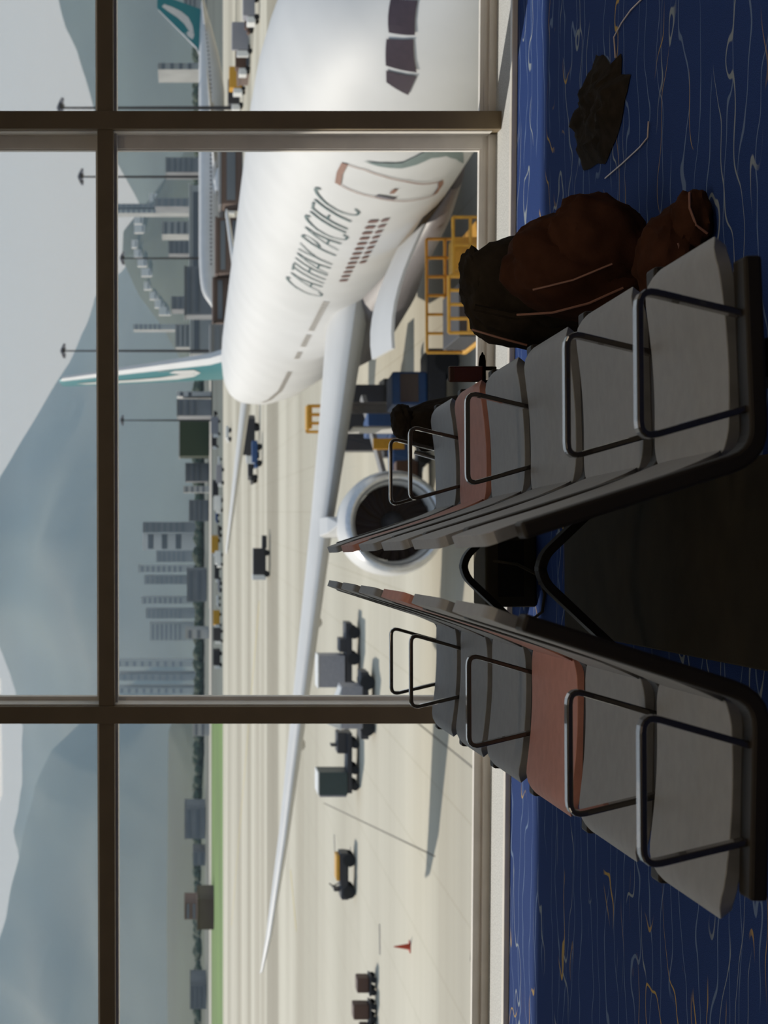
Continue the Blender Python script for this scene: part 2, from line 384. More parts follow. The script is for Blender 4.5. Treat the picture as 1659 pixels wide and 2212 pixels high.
st = MB(); st.tube([(-.06, -.10, .40), (-.04, -.15, .30), (.0, -.18, .2)], .003, 6); st.build('zip', PIPE, e, smooth=True)
e = empty('rolled_jacket', Vector((.70, 4.36, 0)))
tag(e, 'dark brown rolled jacket lying on the carpet in front of the brown bag', 'jacket')
blob('body', BAGR, e, (-.03, .02, .085), (.125, .11, .085), (0, .2, .5), .16, 2.2, 23, 2.4)
blob('sleeve', BAGR, e, (.055, -.05, .05), (.08, .07, .05), (0, 0, .3), .16, 2.2, 29, 2.3)
st = MB(); st.tube([(-.11, -.085, .04), (-.10, -.10, .07), (-.06, -.105, .09), (-.01, -.09, .095)], .0035, 6); st.build('hem', PIPE, e, smooth=True)
st = MB(); st.tube([(.01, -.125, .03), (.03, -.13, .06), (.075, -.125, .075), (.12, -.09, .065)], .0035, 6); st.build('hem', PIPE, e, smooth=True)
# black bag at the far end of the right bench
e = empty('rucksack', Vector((.36, 6.48, 0)))
tag(e, 'small black rucksack with a rounded top at the window end of the right bench', 'bag')
blob('body', BAGB, e, (0, 0, .26), (.10, .12, .26), (0, -.15, 0), .1, 2.4, 31)
blob('top_flap', BAGB, e, (-.01, 0, .52), (.07, .09, .045), (0, -.2, 0), .12, 3, 36, 2.4)
rod = MB(); rod.tube([at(895, 977, 6.5), at(1083, 1030, 6.44)], .008, 8)
rod.v = [tuple(Vector(v) - Vector((.36, 6.48, 0))) for v in rod.v]; rod.build('trolley_handle', METAL, e, smooth=True)['label'] = 'thin pale metal handle bar'
# upright phone-like slab propped on the rear bag
e = empty('wallet_phone', at(1045, 808, 5.35))
tag(e, 'small dark upright phone in a folding case beside the salmon seat of the right bench', 'phone')
h = .115; MB().box(-.026, .026, -.007, .007, 0, h).build('case', mat('phone_case', (.035, .012, .006), .4), e, bevel=.006)
MB().box(-.022, .022, -.0085, -.007, .006, h - .02).build('screen', mat('phone_screen', (.06, .02, .01), .15), e)
MB().box(-.03, -.02, -.01, .012, -.03, .0).build('clip', BLACK2, e, bevel=.003); MB().box(.012, .024, -.01, .012, -.04, .0).build('clip', BLACK2, e, bevel=.003)
blob('pouch', BAGB, e, (.0, .02, -.10), (.07, .07, .075), (0, 0, 0), .12, 2.6, 41, 2.4)
# crumpled dark garment and white earphone cord on the carpet
e = empty('crumpled_scarf', Vector((1.317, 5.48, 0)))
tag(e, 'dark crumpled scarf lying alone on the blue carpet', 'scarf')
mb = MB(); rs = []
OUT = [(.20, .0), (.17, .10), (.09, .17), (.02, .33), (-.06, .25), (-.11, .16), (-.17, .19), (-.17, .08), (-.235, .03), (-.19, -.08), (-.14, -.22), (-.05, -.30), (.03, -.26), (.12, -.24), (.16, -.12)]
OO = []
for i, p in enumerate(OUT):
    q = OUT[(i + 1) % len(OUT)]
    for k in range(5):
        t = k / 5; v_ = Vector(p).lerp(Vector(q), t) * (1 + .05 * noise.noise(Vector((i + t, 3.3, 0)) * 2.3)); OO.append(v_)
for k in range(13):
    sc_ = 1 - k / 12 * .98
    rs.append([Vector((v_.y * sc_ * .62, v_.x * sc_ * 1.7, .003 + .05 * min(1, k / 5) * (.45 + .9 * abs(noise.noise(Vector((v_.x * 8 * sc_, v_.y * 8 * sc_, 1.7)))) + .5 * abs(noise.noise(Vector((v_.x * 21 * sc_, v_.y * 21 * sc_, 5))))))) for v_ in OO])
mb.rings(rs).build('cloth', BAGB, e, smooth=True)
CORD = mat('cord_white', (.62, .55, .52), .4)
for nm, P, lb in (('earphone_cord', [(1310, 385), (1345, 355), (1385, 318), (1402, 297), (1404, 262)], 'thin white cord lying on the carpet on the camera side of the dark scarf'),
              ('charging_cord', [(1332, 125), (1329, 80), (1345, 50), (1365, 22), (1392, -5)], 'thin white cord on the carpet near the right edge of the view, beyond the scarf')):
    pp = [Vector(((1106 - y) / F * (CAMZ * F / (x - 415)), CAMZ * F / (x - 415), .004)) for x, y in P]
    cb = MB(); cb.tube(pp, .0026, 6); tag(cb.build(nm, CORD, smooth=True), lb, 'cord')

# ================================================================== outside: ground
def band_ground():
    m = bpy.data.materials.new('apron_concrete'); m.use_nodes = True; n = m.node_tree; b = n.nodes['Principled BSDF']; b.inputs['Roughness'].default_value = .85
    tx = n.nodes.new('ShaderNodeTexCoord'); mp = n.nodes.new('ShaderNodeMapping'); mp.inputs['Scale'].default_value = (.004, .055, 1)
    no = n.nodes.new('ShaderNodeTexNoise'); no.inputs['Scale'].default_value = 1; no.inputs['Detail'].default_value = 6
    n.links.new(tx.outputs['Object'], mp.inputs[0]); n.links.new(mp.outputs[0], no.inputs[0])
    r = n.nodes.new('ShaderNodeValToRGB'); e = r.color_ramp.elements
    e[0].position = .36; e[0].color = (.40, .36, .275, 1); e[1].position = .60; e[1].color = (.56, .52, .415, 1)
    n.links.new(no.outputs[0], r.inputs[0])
    # worn darker lanes that run across the apron
    sp = n.nodes.new('ShaderNodeSeparateXYZ'); n.links.new(tx.outputs['Object'], sp.inputs[0])
    prev = r.outputs[0]
    def lane(y, half, soft, col, fac):
        nonlocal prev
        a = n.nodes.new('ShaderNodeMath'); a.operation = 'SUBTRACT'; a.inputs[1].default_value = y; n.links.new(sp.outputs['Y'], a.inputs[0])
        c = n.nodes.new('ShaderNodeMath'); c.operation = 'ABSOLUTE'; n.links.new(a.outputs[0], c.inputs[0])
        d = n.nodes.new('ShaderNodeMapRange'); d.inputs[1].default_value = half; d.inputs[2].default_value = half + soft; d.inputs[3].default_value = fac; d.inputs[4].default_value = 0
        n.links.new(c.outputs[0], d.inputs[0])
        k = n.nodes.new('ShaderNodeMixRGB'); k.inputs[2].default_value = (*col, 1); n.links.new(d.outputs[0], k.inputs[0]); n.links.new(prev, k.inputs[1]); prev = k.outputs[0]
    lane(214, 13, 5, (.26, .23, .165), .8)
    lane(300, 6, 10, (.28, .25, .18), .55); lane(372, 10, 14, (.28, .25, .18), .5); lane(455, 12, 16, (.3, .27, .2), .5)
    lane(150, 5, 14, (.34, .31, .23), .35); lane(118, 2, 8, (.34, .31, .23), .3)
    vo = n.nodes.new('ShaderNodeTexBrick'); vo.inputs['Scale'].default_value = .13; vo.inputs['Mortar Size'].default_value = .006; vo.offset = 0
    vo.inputs['Color1'].default_value = (1, 1, 1, 1); vo.inputs['Color2'].default_value = (.96, .96, .96, 1); vo.inputs['Mortar'].default_value = (.78, .76, .7, 1)
    n.links.new(tx.outputs['Object'], vo.inputs[0])
    k = n.nodes.new('ShaderNodeMixRGB'); k.blend_type = 'MULTIPLY'; k.inputs[0].default_value = .6; n.links.new(prev, k.inputs[1]); n.links.new(vo.outputs[0], k.inputs[2])
    n.links.new(k.outputs[0], b.inputs['Base Color'])
    return m
APRON = band_ground()
LAND = mat('far_land', (.085, .10, .085), .9, 0, .35, .006)
GRASS = mat('airfield_grass', (.10, .19, .03), .9, 0, .18, .02)
ROAD = mat('perimeter_road', (.45, .42, .36), .8, 0, .08, .02)
mb = MB(); mb.box(-600, 600, 7.4, 555, G - 1, G); struct(mb.build('apron', APRON))
mb = MB(); mb.box(-4500, 4500, 555, 12500, G - 2, G - .35); struct(mb.build('far_ground', LAND))
mb = MB(); mb.face([(-520, 556, G - .2), (-62, 556, G - .2), (-104, 900, G - .2), (-700, 900, G - .2)]); mb.face([(-520, 556, G - .4), (-62, 556, G - .4), (-62, 556, G - .2), (-520, 556, G - .2)])
tag(mb.build('grass_strip', GRASS), 'long green grass strip along the far edge of the airfield', 'grass', kind='stuff')
mb = MB(); mb.box(-900, 160, 905, 1010, G - .5, G - .1); struct(mb.build('perimeter_road', ROAD))
# painted lines and oil marks on the concrete
LINE = mat('paint_line_yellow', (.62, .48, .12), .7)
def strip(p, q, wd):
    p, q = Vector(p), Vector(q); d = (q - p).normalized(); s = Vector((-d.y, d.x, 0)) * wd / 2; m = MB()
    z = Vector((0, 0, .02)); m.rings([[p + s, p - s, p - s + z, p + s + z], [q + s, q - s, q - s + z, q + s + z]]); return m
for i, (a, b, wd) in enumerate((((500, 2000), (560, 1300), .5), ((640, 2010), (628, 1880), .35))):
    struct(strip(gnd(*a), gnd(*b), wd).build('taxi_line', LINE))
MARK = mat('rubber_mark', (.12, .12, .12), .8)
for a, b in (((820, 1996), (821, 2062)), ((722, 1803), (724, 1858)), ((757, 1830), (758, 1860))):
    struct(strip(gnd(*a), gnd(*b), .35).build('tyre_mark', MARK))
SEAM = mat('joint_seam', (.2, .18, .14), .9)
for a, b in (((700, 1735), (940, 1850)), ((900, 1560), (1060, 1690))):
    struct(strip(gnd(*a), gnd(*b), .06).build('joint_line', SEAM))

# ================================================================== airliner
ST = [(-2.5,4.55,4.45,.05),(-2.42,4.8,4.2,.28),(-2.3,5.05,4.0,.5),(-1.8,5.55,3.65,.95),(-1,6.1,3.3,1.4),(0,6.85,3.0,1.85),(1,7.5,2.8,2.2),(2.5,8.05,2.65,2.55),(4,8.3,2.55,2.78),(6,8.5,2.5,2.95),(9,8.65,2.5,3.08),(12,8.7,2.5,3.1),(50,8.7,2.5,3.1),(55,8.7,3.1,3.0),(60,8.65,4.1,2.7),(65,8.5,5.4,2.1),(70,8.2,6.8,1.2),(73,7.9,7.4,.4)]
def hs(x):
    for a, b in zip(ST, ST[1:]):
        if a[0] <= x <= b[0]:
            k = (x - a[0]) / (b[0] - a[0]); return [a[i] + (b[i] - a[i]) * k for i in (1, 2, 3)]
    return ST[-1][1:]
def hp(x, th, off=0.):
    a, b, wd = hs(x); t = math.radians(th); return Vector((x, (wd + off) * math.cos(t), (a + b) / 2 + ((a - b) / 2 + off) * math.sin(t)))
def patch(mb, poly, off=.02):
    """thin skin patch on the hull from a polygon in (x, angle)"""
    bm = bmesh.new(); vs = [bm.verts.new((p[0], p[1] * .054, 0)) for p in poly]; f = bm.faces.new(vs)
    bmesh.ops.triangulate(bm, faces=[f])
    for _ in range(4):
        bmesh.ops.subdivide_edges(bm, edges=[e for e in bm.edges if e.calc_length() > .3], cuts=1, use_grid_fill=False)
        bmesh.ops.triangulate(bm, faces=bm.faces)
    bm.verts.index_update(); k = mb.pts([hp(v.co.x, v.co.y / .054, off) for v in bm.verts])
    mb.f += [tuple(k + v.index for v in f.verts) for f in bm.faces]; bm.free(); return mb
def stroke(mb, pts, w0, w1=None, off=.025):
    w1 = w1 or w0
    if len(pts) < 4:
        q = []
        for a, b in zip(pts, pts[1:]): q += [tuple(Vector(a).lerp(Vector(b), i / 5)) for i in range(5)]
        pts = q + [pts[-1]]
    n = len(pts); L = []; R = []
    for i, p in enumerate(pts):
        a = Vector(pts[max(0, i - 1)]); b = Vector(pts[min(n - 1, i + 1)]); d = (b - a).normalized(); s = Vector((-d.y, d.x)) * (w0 + (w1 - w0) * i / (n - 1)) / 2
        L.append(Vector(p) + s); R.append(Vector(p) - s)
    for i in range(n - 1):
        q = [L[i], L[i + 1], R[i + 1], R[i]]; mb.face([hp(v.x, v.y / .054, off) for v in q])
    return mb
def wing_mesh(stations, camber=.02):
    prof = [(0, 0), (.01, .30), (.04, .62), (.12, .92), (.3, 1), (.5, .85), (.75, .45), (1, .04)]; rs = []
    for y, xle, z, ch, th in stations:
        up = [Vector((xle + a * ch, y, z + b * th * .55 - a * ch * camber)) for a, b in prof]
        lo = [Vector((xle + a * ch, y, z - b * th * .45 - a * ch * camber)) for a, b in prof[1:]][::-1]
        rs.append(up + lo)
    return MB().rings(rs)
def make_airliner(name, near):
    r = empty(name)
    n = 48; rs = []
    xs = sorted(set([s[0] for s in ST] + [-2.05, -1.4, -.5, .5, 1.7, 3.2, 5, 7.5, 10.5] + [12 + i * 2 for i in range(1, 19)] + [52, 57, 62, 67, 71.5]))
    for x in xs: rs.append([hp(x, 360 * j / n) for j in range(n)])
    fus = MB().rings(rs).build('fuselage', WHITE, r, smooth=True)
    # wing to body fairing, run forward and darkened as painted belly shade
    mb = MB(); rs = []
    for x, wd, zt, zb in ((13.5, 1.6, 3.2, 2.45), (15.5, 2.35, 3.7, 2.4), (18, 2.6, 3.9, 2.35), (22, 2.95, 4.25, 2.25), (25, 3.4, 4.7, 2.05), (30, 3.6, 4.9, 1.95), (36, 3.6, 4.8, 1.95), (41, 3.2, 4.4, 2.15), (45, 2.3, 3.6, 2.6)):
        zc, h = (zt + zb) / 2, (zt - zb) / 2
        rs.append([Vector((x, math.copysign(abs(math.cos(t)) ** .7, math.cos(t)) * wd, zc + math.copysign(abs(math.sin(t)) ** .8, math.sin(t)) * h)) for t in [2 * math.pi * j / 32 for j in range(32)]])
    mb.rings(rs).build('belly_fairing', BELLY_SHADE, r, smooth=True)
    for s in (1, -1):
        st_ = [(0, 22.5, 4.2, 16, 1.6), (3.0, 25, 4.5, 13.5, 1.4), (6.5, 27.5, 4.8, 11, 1.1), (10.5, 30.4, 5.15, 8.3, .85), (17, 35, 5.65, 6.2, .68), (24, 40, 6.2, 4.4, .45), (29, 43.7, 6.7, 2.9, .28), (31.3, 46.6, 6.95, 1.2, .12), (31.7, 47.9, 7.0, .4, .05)]
        wing_mesh([(s * y, *q) for y, *q in st_]).build('wing', WHITE, r, smooth=True)
        st2 = [(0, 62.5, 6.9, 7, .7), (1.6, 63.6, 7.05, 6.2, .62), (10.6, 70.0, 8.1, 2.4, .22), (10.9, 70.6, 8.12, 1.6, .1)]
        wing_mesh([(s * y, *q) for y, *q in st2]).build('tailplane', WHITE, r, smooth=True)
        # engine
        c = (24.2, s * 10.7, 3.2)
        nac = MB().lathe([(.35, 1.42), (.12, 1.46), (.02, 1.52), (-.03, 1.60), (.02, 1.68), (.2, 1.76), (.7, 1.84), (1.6, 1.88), (3.0, 1.84), (4.2, 1.66), (5.2, 1.42), (5.2, 1.30), (4.0, 1.30), (.9, 1.36), (.35, 1.42)], c, 'x', 48, False).build('engine_nacelle', WHITE, r, smooth=True)
        MB().lathe([(.34, 1.425), (.1, 1.462), (0, 1.52), (-.045, 1.60), (.0, 1.69), (.18, 1.765)], c, 'x', 48, False).build('inlet_lip', METAL, nac, smooth=True)
        MB().lathe([(1.2, 1.34), (1.25, .02)], c, 'x', 32, True).build('fan_disc', FAN, nac)
        fb = MB()
        for k in range(22):
            a = 2 * math.pi * k / 22
            P = [(1.1 - .25 * q, (.35 + q) * math.cos(a + .25 * q), (.35 + q) * math.sin(a + .25 * q)) for q in (0, .5, .98)]
            Q = [(1.1 + .05, (.35 + q) * math.cos(a + .16 + .25 * q), (.35 + q) * math.sin(a + .16 + .25 * q)) for q in (0, .5, .98)]
            for i in range(2): fb.face([Vector(c) + Vector(p) for p in (P[i], P[i + 1], Q[i + 1], Q[i])])
        fb.build('fan_blades', FAN, nac)
        MB().lathe([(.55, .01), (.7, .16), (.95, .32), (1.15, .42)], c, 'x', 24).build('spinner', DARKV, nac, smooth=True)
        MB().lathe([(4.3, 1.2), (5.6, .95), (6.6, .62), (7.4, .08)], c, 'x', 32).build('exhaust_cone', METAL, nac, smooth=True)
        mb = MB(); rs = []
        for x, z0, z1, h in ((26.2, 4.9, 5.02, .03), (27.2, 4.9, 5.35, .3), (29, 4.8, 5.5, .36), (31, 4.4, 5.2, .36), (33.5, 4.2, 4.9, .22), (35, 4.5, 4.8, .04)):
            rs.append([Vector((x, s * 10.7 + a, z)) for a, z in ((-h, z0), (h, z0), (h, z1), (-h, z1))])
        mb.rings(rs).build('engine_pylon', WHITE, r, bevel=.03)
        # main gear
        gx, gy = 36.5, s * 5.4
        mg = MB().tube([(gx, gy, 4.4), (gx, gy, 1.0)], .24, 12).build('main_gear', GREYV, r, smooth=True)
        for dx in (-1.45, 0, 1.45):
            for dy in (-.6, .6):
                MB().lathe([(-.25, .3), (-.25, .58), (-.17, .66), (.17, .66), (.25, .58), (.25, .3)], (gx + dx, gy + dy, .66), 'y', 24).build('wheel', RUBBER, mg, smooth=True)
        MB().box(gx - 1.6, gx + 1.6, gy - .14, gy + .14, .55, .8).build('bogie', GREYV, mg, bevel=.03)
        MB().box(gx - 1.3, gx + 1.3, gy + s * .9, gy + s * .97, 1.6, 3.6).build('gear_door', WHITE, mg)
        # flap track fairings
        for y, x, z in ((7.5, 38, 4.1), (14.5, 38.5, 4.95), (20, 41.3, 5.5)):
            MB().lathe([(-1.8, .03), (-1.1, .2), (0, .28), (1.6, .2), (2.6, .03)], (x, s * y, z), 'x', 16).build('flap_fairing', WHITE, r, smooth=True)
    # fin
    def fin(x, z, ch, th):
        prof = [(0, 0), (.02, .5), (.1, .9), (.3, 1), (.6, .7), (1, .03)]
        return [Vector((x + a * ch, b * th / 2, z)) for a, b in prof] + [Vector((x + a * ch, -b * th / 2, z)) for a, b in prof[1:]][::-1]
    MB().rings([fin(58.5, 8.2, 11.5, .9), fin(60.5, 9.2, 9.9, .85), fin(69.8, 18.4, 3.9, .34), fin(70.4, 18.7, 3.2, .1)]).build('tail_fin', TEAL, r, smooth=True)
    fo = r.children
    le = MB(); le.rings([[v + Vector((-.04, 0, 0)) for v in (Vector((58.45, 0, 8.4)), Vector((58.9, .36, 8.4)), Vector((59.2, 0, 8.4)), Vector((58.9, -.36, 8.4)))],
                         [Vector((60.4, 0, 9.3)), Vector((60.8, .34, 9.3)), Vector((61.1, 0, 9.3)), Vector((60.8, -.34, 9.3))],
                         [Vector((69.7, 0, 18.45)), Vector((69.95, .14, 18.45)), Vector((70.1, 0, 18.45)), Vector((69.95, -.14, 18.45))]])
    le.build('fin_leading_edge', WHITE, r, smooth=True)
    for s in (1, -1):       # white brushwing stroke on the fin
        def fp(x, z):
            k = (z - 9.2) / 9.2; x0 = 60.5 + 9.3 * k; ch = 9.9 - 6 * k; a = max(.0, min(1, (x - x0) / ch)); th = .85 - .51 * k
            b = [0, .5, .9, 1, .7, .03]; aa = [0, .02, .1, .3, .6, 1]
            for i in range(5):
                if aa[i] <= a <= aa[i + 1]: h = b[i] + (b[i + 1] - b[i]) * (a - aa[i]) / (aa[i + 1] - aa[i]); break
            return Vector((x, s * (h * th / 2 + .03), z))
        m = MB()
        up = [(62.6, 10.2), (64.6, 11.0), (66.4, 12.2), (67.9, 13.8), (69.3, 15.9), (70.6, 17.6)]
        lo = [(63.6, 9.8), (66.0, 10.2), (68.0, 11.2), (69.4, 12.9), (70.4, 14.8), (71.2, 17.0)]
        for i in range(5):
            for q in range(4):
                g = lambda i, t: fp(up[i][0] + (lo[i][0] - up[i][0]) * t, up[i][1] + (lo[i][1] - up[i][1]) * t)
                m.face([g(i, q / 4), g(i + 1, q / 4), g(i + 1, (q + 1) / 4), g(i, (q + 1) / 4)])
        m.face([fp(62.6, 10.2), fp(64.6, 11.0), fp(64.2, 12.4), fp(63.6, 11.6)])
        m.build('tail_emblem', WHITE, r)
    ng = MB().tube([(3.9, 0, 3.0), (3.6, 0, .7)], .13, 10).build('nose_gear', GREYV, r, smooth=True)
    for s in (-.3, .3): MB().lathe([(-.14, .2), (-.14, .45), (-.08, .52), (.08, .52), (.14, .45), (.14, .2)], (3.6, s, .52), 'y', 20).build('wheel', RUBBER, ng, smooth=True)
    if not near: 
        for s in (1, -1):
            m = MB()
            for k in range(0, 58): m.face([Vector((p.x, s * p.y, p.z)) for p in (hp(8 + k, 1, .02), hp(8.5 + k, 1, .02), hp(8.5 + k, 7, .02), hp(8 + k, 7, .02))])
            m.build('cabin_windows', GLASSD, r)
        return r
    # cockpit glazing, three panes a side
    for s in (1, -1):
        for P in ([(-.72, 40), (-.36, 54), (.22, 38.5), (-.05, 25.5)], [(.06, 24.5), (.38, 36.8), (.98, 27), (.90, 11.2)], [(1.02, 10), (1.12, 25.4), (1.50, 22), (1.76, 9)]):
            m = MB(); patch(m, P, .03); m.v = [(v[0], s * v[1], v[2]) for v in m.v]; m.build('cockpit_window', GLASSD, r)
    # cabin windows
    for k in range(13):
        x = 10.9 + k * .72; 
        for th, h, key in ((-3.2, 2.6, 0), (-9.2, 2.0, 1)):
            if key and k > 8: continue
            m = MB(); hw = .17
            patch(m, [(x - hw, th - h * .6), (x - hw, th + h * .6), (x - hw * .5, th + h), (x + hw * .5, th + h), (x + hw, th + h * .6), (x + hw, th - h * .6), (x + hw * .5, th - h), (x - hw * .5, th - h)], .02)
            m.build('cabin_window', WIND, r)
    for x0, x1 in ((23.6, 29.8), (31.2, 34.4), (36, 38.2), (42.5, 57.5)):
        x = x0
        while x < x1:
            m = MB(); patch(m, [(x, -.8 + (x - 24) * .14), (x, 3.4 + (x - 24) * .14), (x + .34, 3.4 + (x - 24) * .14), (x + .34, -.8 + (x - 24) * .14)], .02); m.build('cabin_window', WINP, r); x += .56
    # service door
    dpts = [(6.08, 21.8), (6.9, 22.2), (7.75, 21), (8.0, 12), (8.25, 2), (8.75, -10), (9.3, -22), (9.9, -33), (9.0, -33.5), (8.35, -31), (7.7, -20), (6.95, -9), (6.4, 3), (6.1, 12)]
    m = MB(); q = [(p[0], p[1] * .054) for p in dpts]
    for a, b_ in zip(q, q[1:] + q[:1]):
        wd = .16 if (a[1] > 1.1 and b_[1] > 1.1) or (a[1] < -1.65 and b_[1] < -1.5) else .05
        stroke(m, [a, tuple((Vector(a) + Vector(b_)) / 2), b_], wd)
    m.build('service_door_outline', BROWNP, r)
    m = MB(); stroke(m, [(8.1, 1.5 * .054), (8.5, -8.5 * .054)], .16); m.build('door_window', GLASSD, r)
    m = MB(); stroke(m, [(7.95, -5.2 * .054), (7.6, -6.2 * .054)], .14); m.build('door_handle', BROWNP, r)
    # brushwing on the nose
    m = MB(); lg = [(q_[0] + .35, q_[1]) for q_ in [(5.18, 14.5), (5.33, 7.1), (5.44, -4), (5.30, -10.4), (5.05, -16.5), (5.35, -24.9), (6.3, -33.5), (8.0, -45), (6.05, -36.4), (4.75, -27), (4.45, -20), (4.35, -12.5), (4.72, -6.9), (5.04, -2.9), (5.08, 4.3)]]
    patch(m, lg, .025); m.build('nose_emblem', LOGO, r)
    # lettering, each letter built from tapered strokes
    def cur(cx, cy, rx, ry, a0, a1, n=12): return [(cx + rx * math.cos(math.radians(a0 + (a1 - a0) * i / n)), cy + ry * math.sin(math.radians(a0 + (a1 - a0) * i / n))) for i in range(n + 1)]
    GL = {'C': (.95, [(cur(.55, .5, .5, .5, 55, 310), .10, .05)]), 'A': (.85, [([(0, 0), (.45, 1)], .04, .07), ([(.45, 1), (.85, 0)], .10, .10), ([(.18, .33), (.7, .33)], .05, .05)]),
          'T': (.75, [([(0, .97), (.75, 1)], .07, .05), ([(.38, 1), (.38, 0)], .10, .07)]), 'H': (.85, [([(.08, 1), (.08, 0)], .10, .07), ([(.75, 1), (.75, 0)], .10, .07), ([(.08, .52), (.75, .52)], .05, .05)]),
          'Y': (.8, [([(0, 1), (.4, .5)], .10, .08), ([(.8, 1), (.4, .5)], .05, .07), ([(.4, .5), (.4, 0)], .09, .07)]), 'P': (.65, [([(.08, 1), (.08, 0)], .10, .08), (cur(.08, .74, .5, .26, 90, -90), .07, .05)]),
          'I': (.3, [([(.12, 1), (.12, 0)], .11, .08)]), 'F': (.65, [([(.08, 1), (.08, 0)], .10, .08), ([(.08, .97), (.62, 1)], .05, .07), ([(.08, .55), (.5, .55)], .05, .06)]), ' ': (.45, [])}
    txt = 'CATHAY PACIFIC'; tot = sum(GL[c][0] for c in txt) + .16 * (len(txt) - 1); L = 22.9 - 9.6; kx = L / tot; x = 22.9
    m = MB(); base, H_, sh = 7.6, 21.0, 1.25
    # strokes are drawn in metres on the developed skin; angle measured upwards
    for c in txt:
        wd, ss = GL[c]
        for P, w0, w1 in ss:
            big = 1.15 if c == 'C' else 1.
            stroke(m, [(x - p[0] * kx - sh * p[1] * .85, (base + (p[1] * big - (big - 1) * .6) * H_) * .054) for p in P], w0 * 1.1, w1 * 1.1)
        x -= (wd + .16) * kx
    m.build('lettering', LETTER, r)
    # forward hold door swung open
    m = MB(); rs = []
    for t in range(9):
        k = t / 8; y = 2.75 + 3.45 * k; z = 3.95 + 1.35 * math.sin(k * 1.75) * .75 - .15 * k
        d_ = .16; rs.append([Vector((12.8 + .5 * k * k, y, z - d_)), Vector((16.1 - .5 * k * k, y, z + d_)), Vector((16.1 - .5 * k * k, y, z + d_ - .09)), Vector((12.8 + .5 * k * k, y, z - d_ - .09))])
    m.rings(rs).build('hold_door', WHITE, r, smooth=True)
    m = MB(); patch(m, [(13.0, -36), (15.8, -36), (15.8, -62), (13.0, -62)], .02); m.build('hold_opening', BLACK2, r)
    return r
PX, PY, PPHI = 11.42, 34.1, .0444
jet = make_airliner('airliner', True)
jet.location = (PX, PY, G); jet.rotation_euler = (0, 0, math.pi / 2 + PPHI)
tag(jet, 'large white airliner parked nose-on outside with green lettering on its side', 'airplane')
jet2 = make_airliner('airliner', False)
jet2.location = (51, 400, G); jet2.rotation_euler = (0, 0, 0)
tag(jet2, 'distant white airliner seen side-on beyond the nose of the near one', 'airplane')

# ================================================================== distance: mountains
def ridge(name, pts, Y, depth, m, seed, rough=1., foot=None):
    """mountain from a skyline given as (target x, target y) samples at distance Y; slopes fall toward the viewer"""
    pts = sorted(pts, key=lambda p: -p[1]); mb = MB(); rs = []
    n = 90; y0, y1 = pts[0][1], pts[-1][1]
    def sky(ty):
        for a, b in zip(pts, pts[1:]):
            if b[1] <= ty <= a[1]: return a[0] + (b[0] - a[0]) * (ty - a[1]) / (b[1] - a[1])
    for i in range(n + 1):
        ty = y0 + (y1 - y0) * i / n; top = at(sky(ty), ty, Y); H = top.z - G; col = []
        for j in range(15):
            k = j / 14; yy = Y - depth * k; sp = noise.noise(Vector((top.x / 900 * rough, yy / 700, seed))) * .5 + .5 * noise.noise(Vector((top.x / 300 * rough, yy / 300, seed)))
            h = H * (1 - k) ** 1.15 * (1 + .35 * sp * math.sin(k * math.pi)) + (H * .012 * noise.noise(Vector((top.x / 90, yy / 90, seed))))
            col.append(Vector((top.x, yy, G - 1 + max(0, h))))
        col.append(Vector((top.x, Y + depth * .6, G - 1)))
        rs.append(col)
    o = mb.rings(rs, False, False).build(name, m, smooth=True); o['kind'] = 'structure'; return o
ridge('mountain', [(125, -60), (125, 0), (140, 60), (165, 110), (185, 170), (203, 240), (240, 330), (290, 420), (360, 560), (445, 640)], 3600, 1000, FOREST2, 1)
ridge('mountain', [(420, 480), (330, 545), (255, 590), (205, 640), (188, 700), (150, 780), (100, 862), (60, 930), (0, 1030), (-70, 1160), (-60, 1300), (0, 1400), (20, 1450), (48, 1570), (46, 1700), (30, 1800), (60, 1950), (200, 2300)], 5400, 1800, FOREST2, 4)
ridge('mountain', [(445, 1380), (300, 1470), (175, 1560), (112, 1620), (75, 1700), (45, 1820), (12, 1980), (-20, 2100), (-30, 2280)], 4200, 1300, FOREST2, 8)
HILL = ridge('mountain', [(440, 350), (330, 420), (265, 500), (262, 560), (300, 640), (345, 700), (385, 770), (440, 860)], 2700, 500, FOREST, 12)
ridge('hill', [(440, 1480), (378, 1540), (362, 1580), (360, 1800), (358, 2000), (360, 2260)], 1900, 500, FOREST, 17)
# ------------------------------------------------------------------ buildings beyond the airfield
WINB = mat('building_windows', (.15, .17, .19), .5)
def building(t0, t1, y0, y1, Y, D, m, label, cat='building', rows=4, roof=None):
    a = at(t0, y1, Y); b = at(t1, y0, Y); x0, x1 = sorted((a.x, b.x)); z1, z0 = a.z, min(b.z, a.z - 1)
    cx = (x0 + x1) / 2; e = empty('building', (cx, Y, z0)); tag(e, label, cat); w_, h_ = (x1 - x0) / 2, z1 - z0
    MB().box(-w_, w_, 0, D, -max(0, z0 - G), h_).build('wall', m, e)
    MB().box(-w_ * 1.03, w_ * 1.03, -.4, D + .4, h_, h_ + max(.5, h_ * .04)).build('roof', roof or m, e)
    for k in range(rows):
        z = h_ * (k + .35) / rows; MB().box(-w_ * .88, w_ * .88, -.25, .1, z, z + h_ * .4 / rows).build('window_band', WINB, e)
    return e
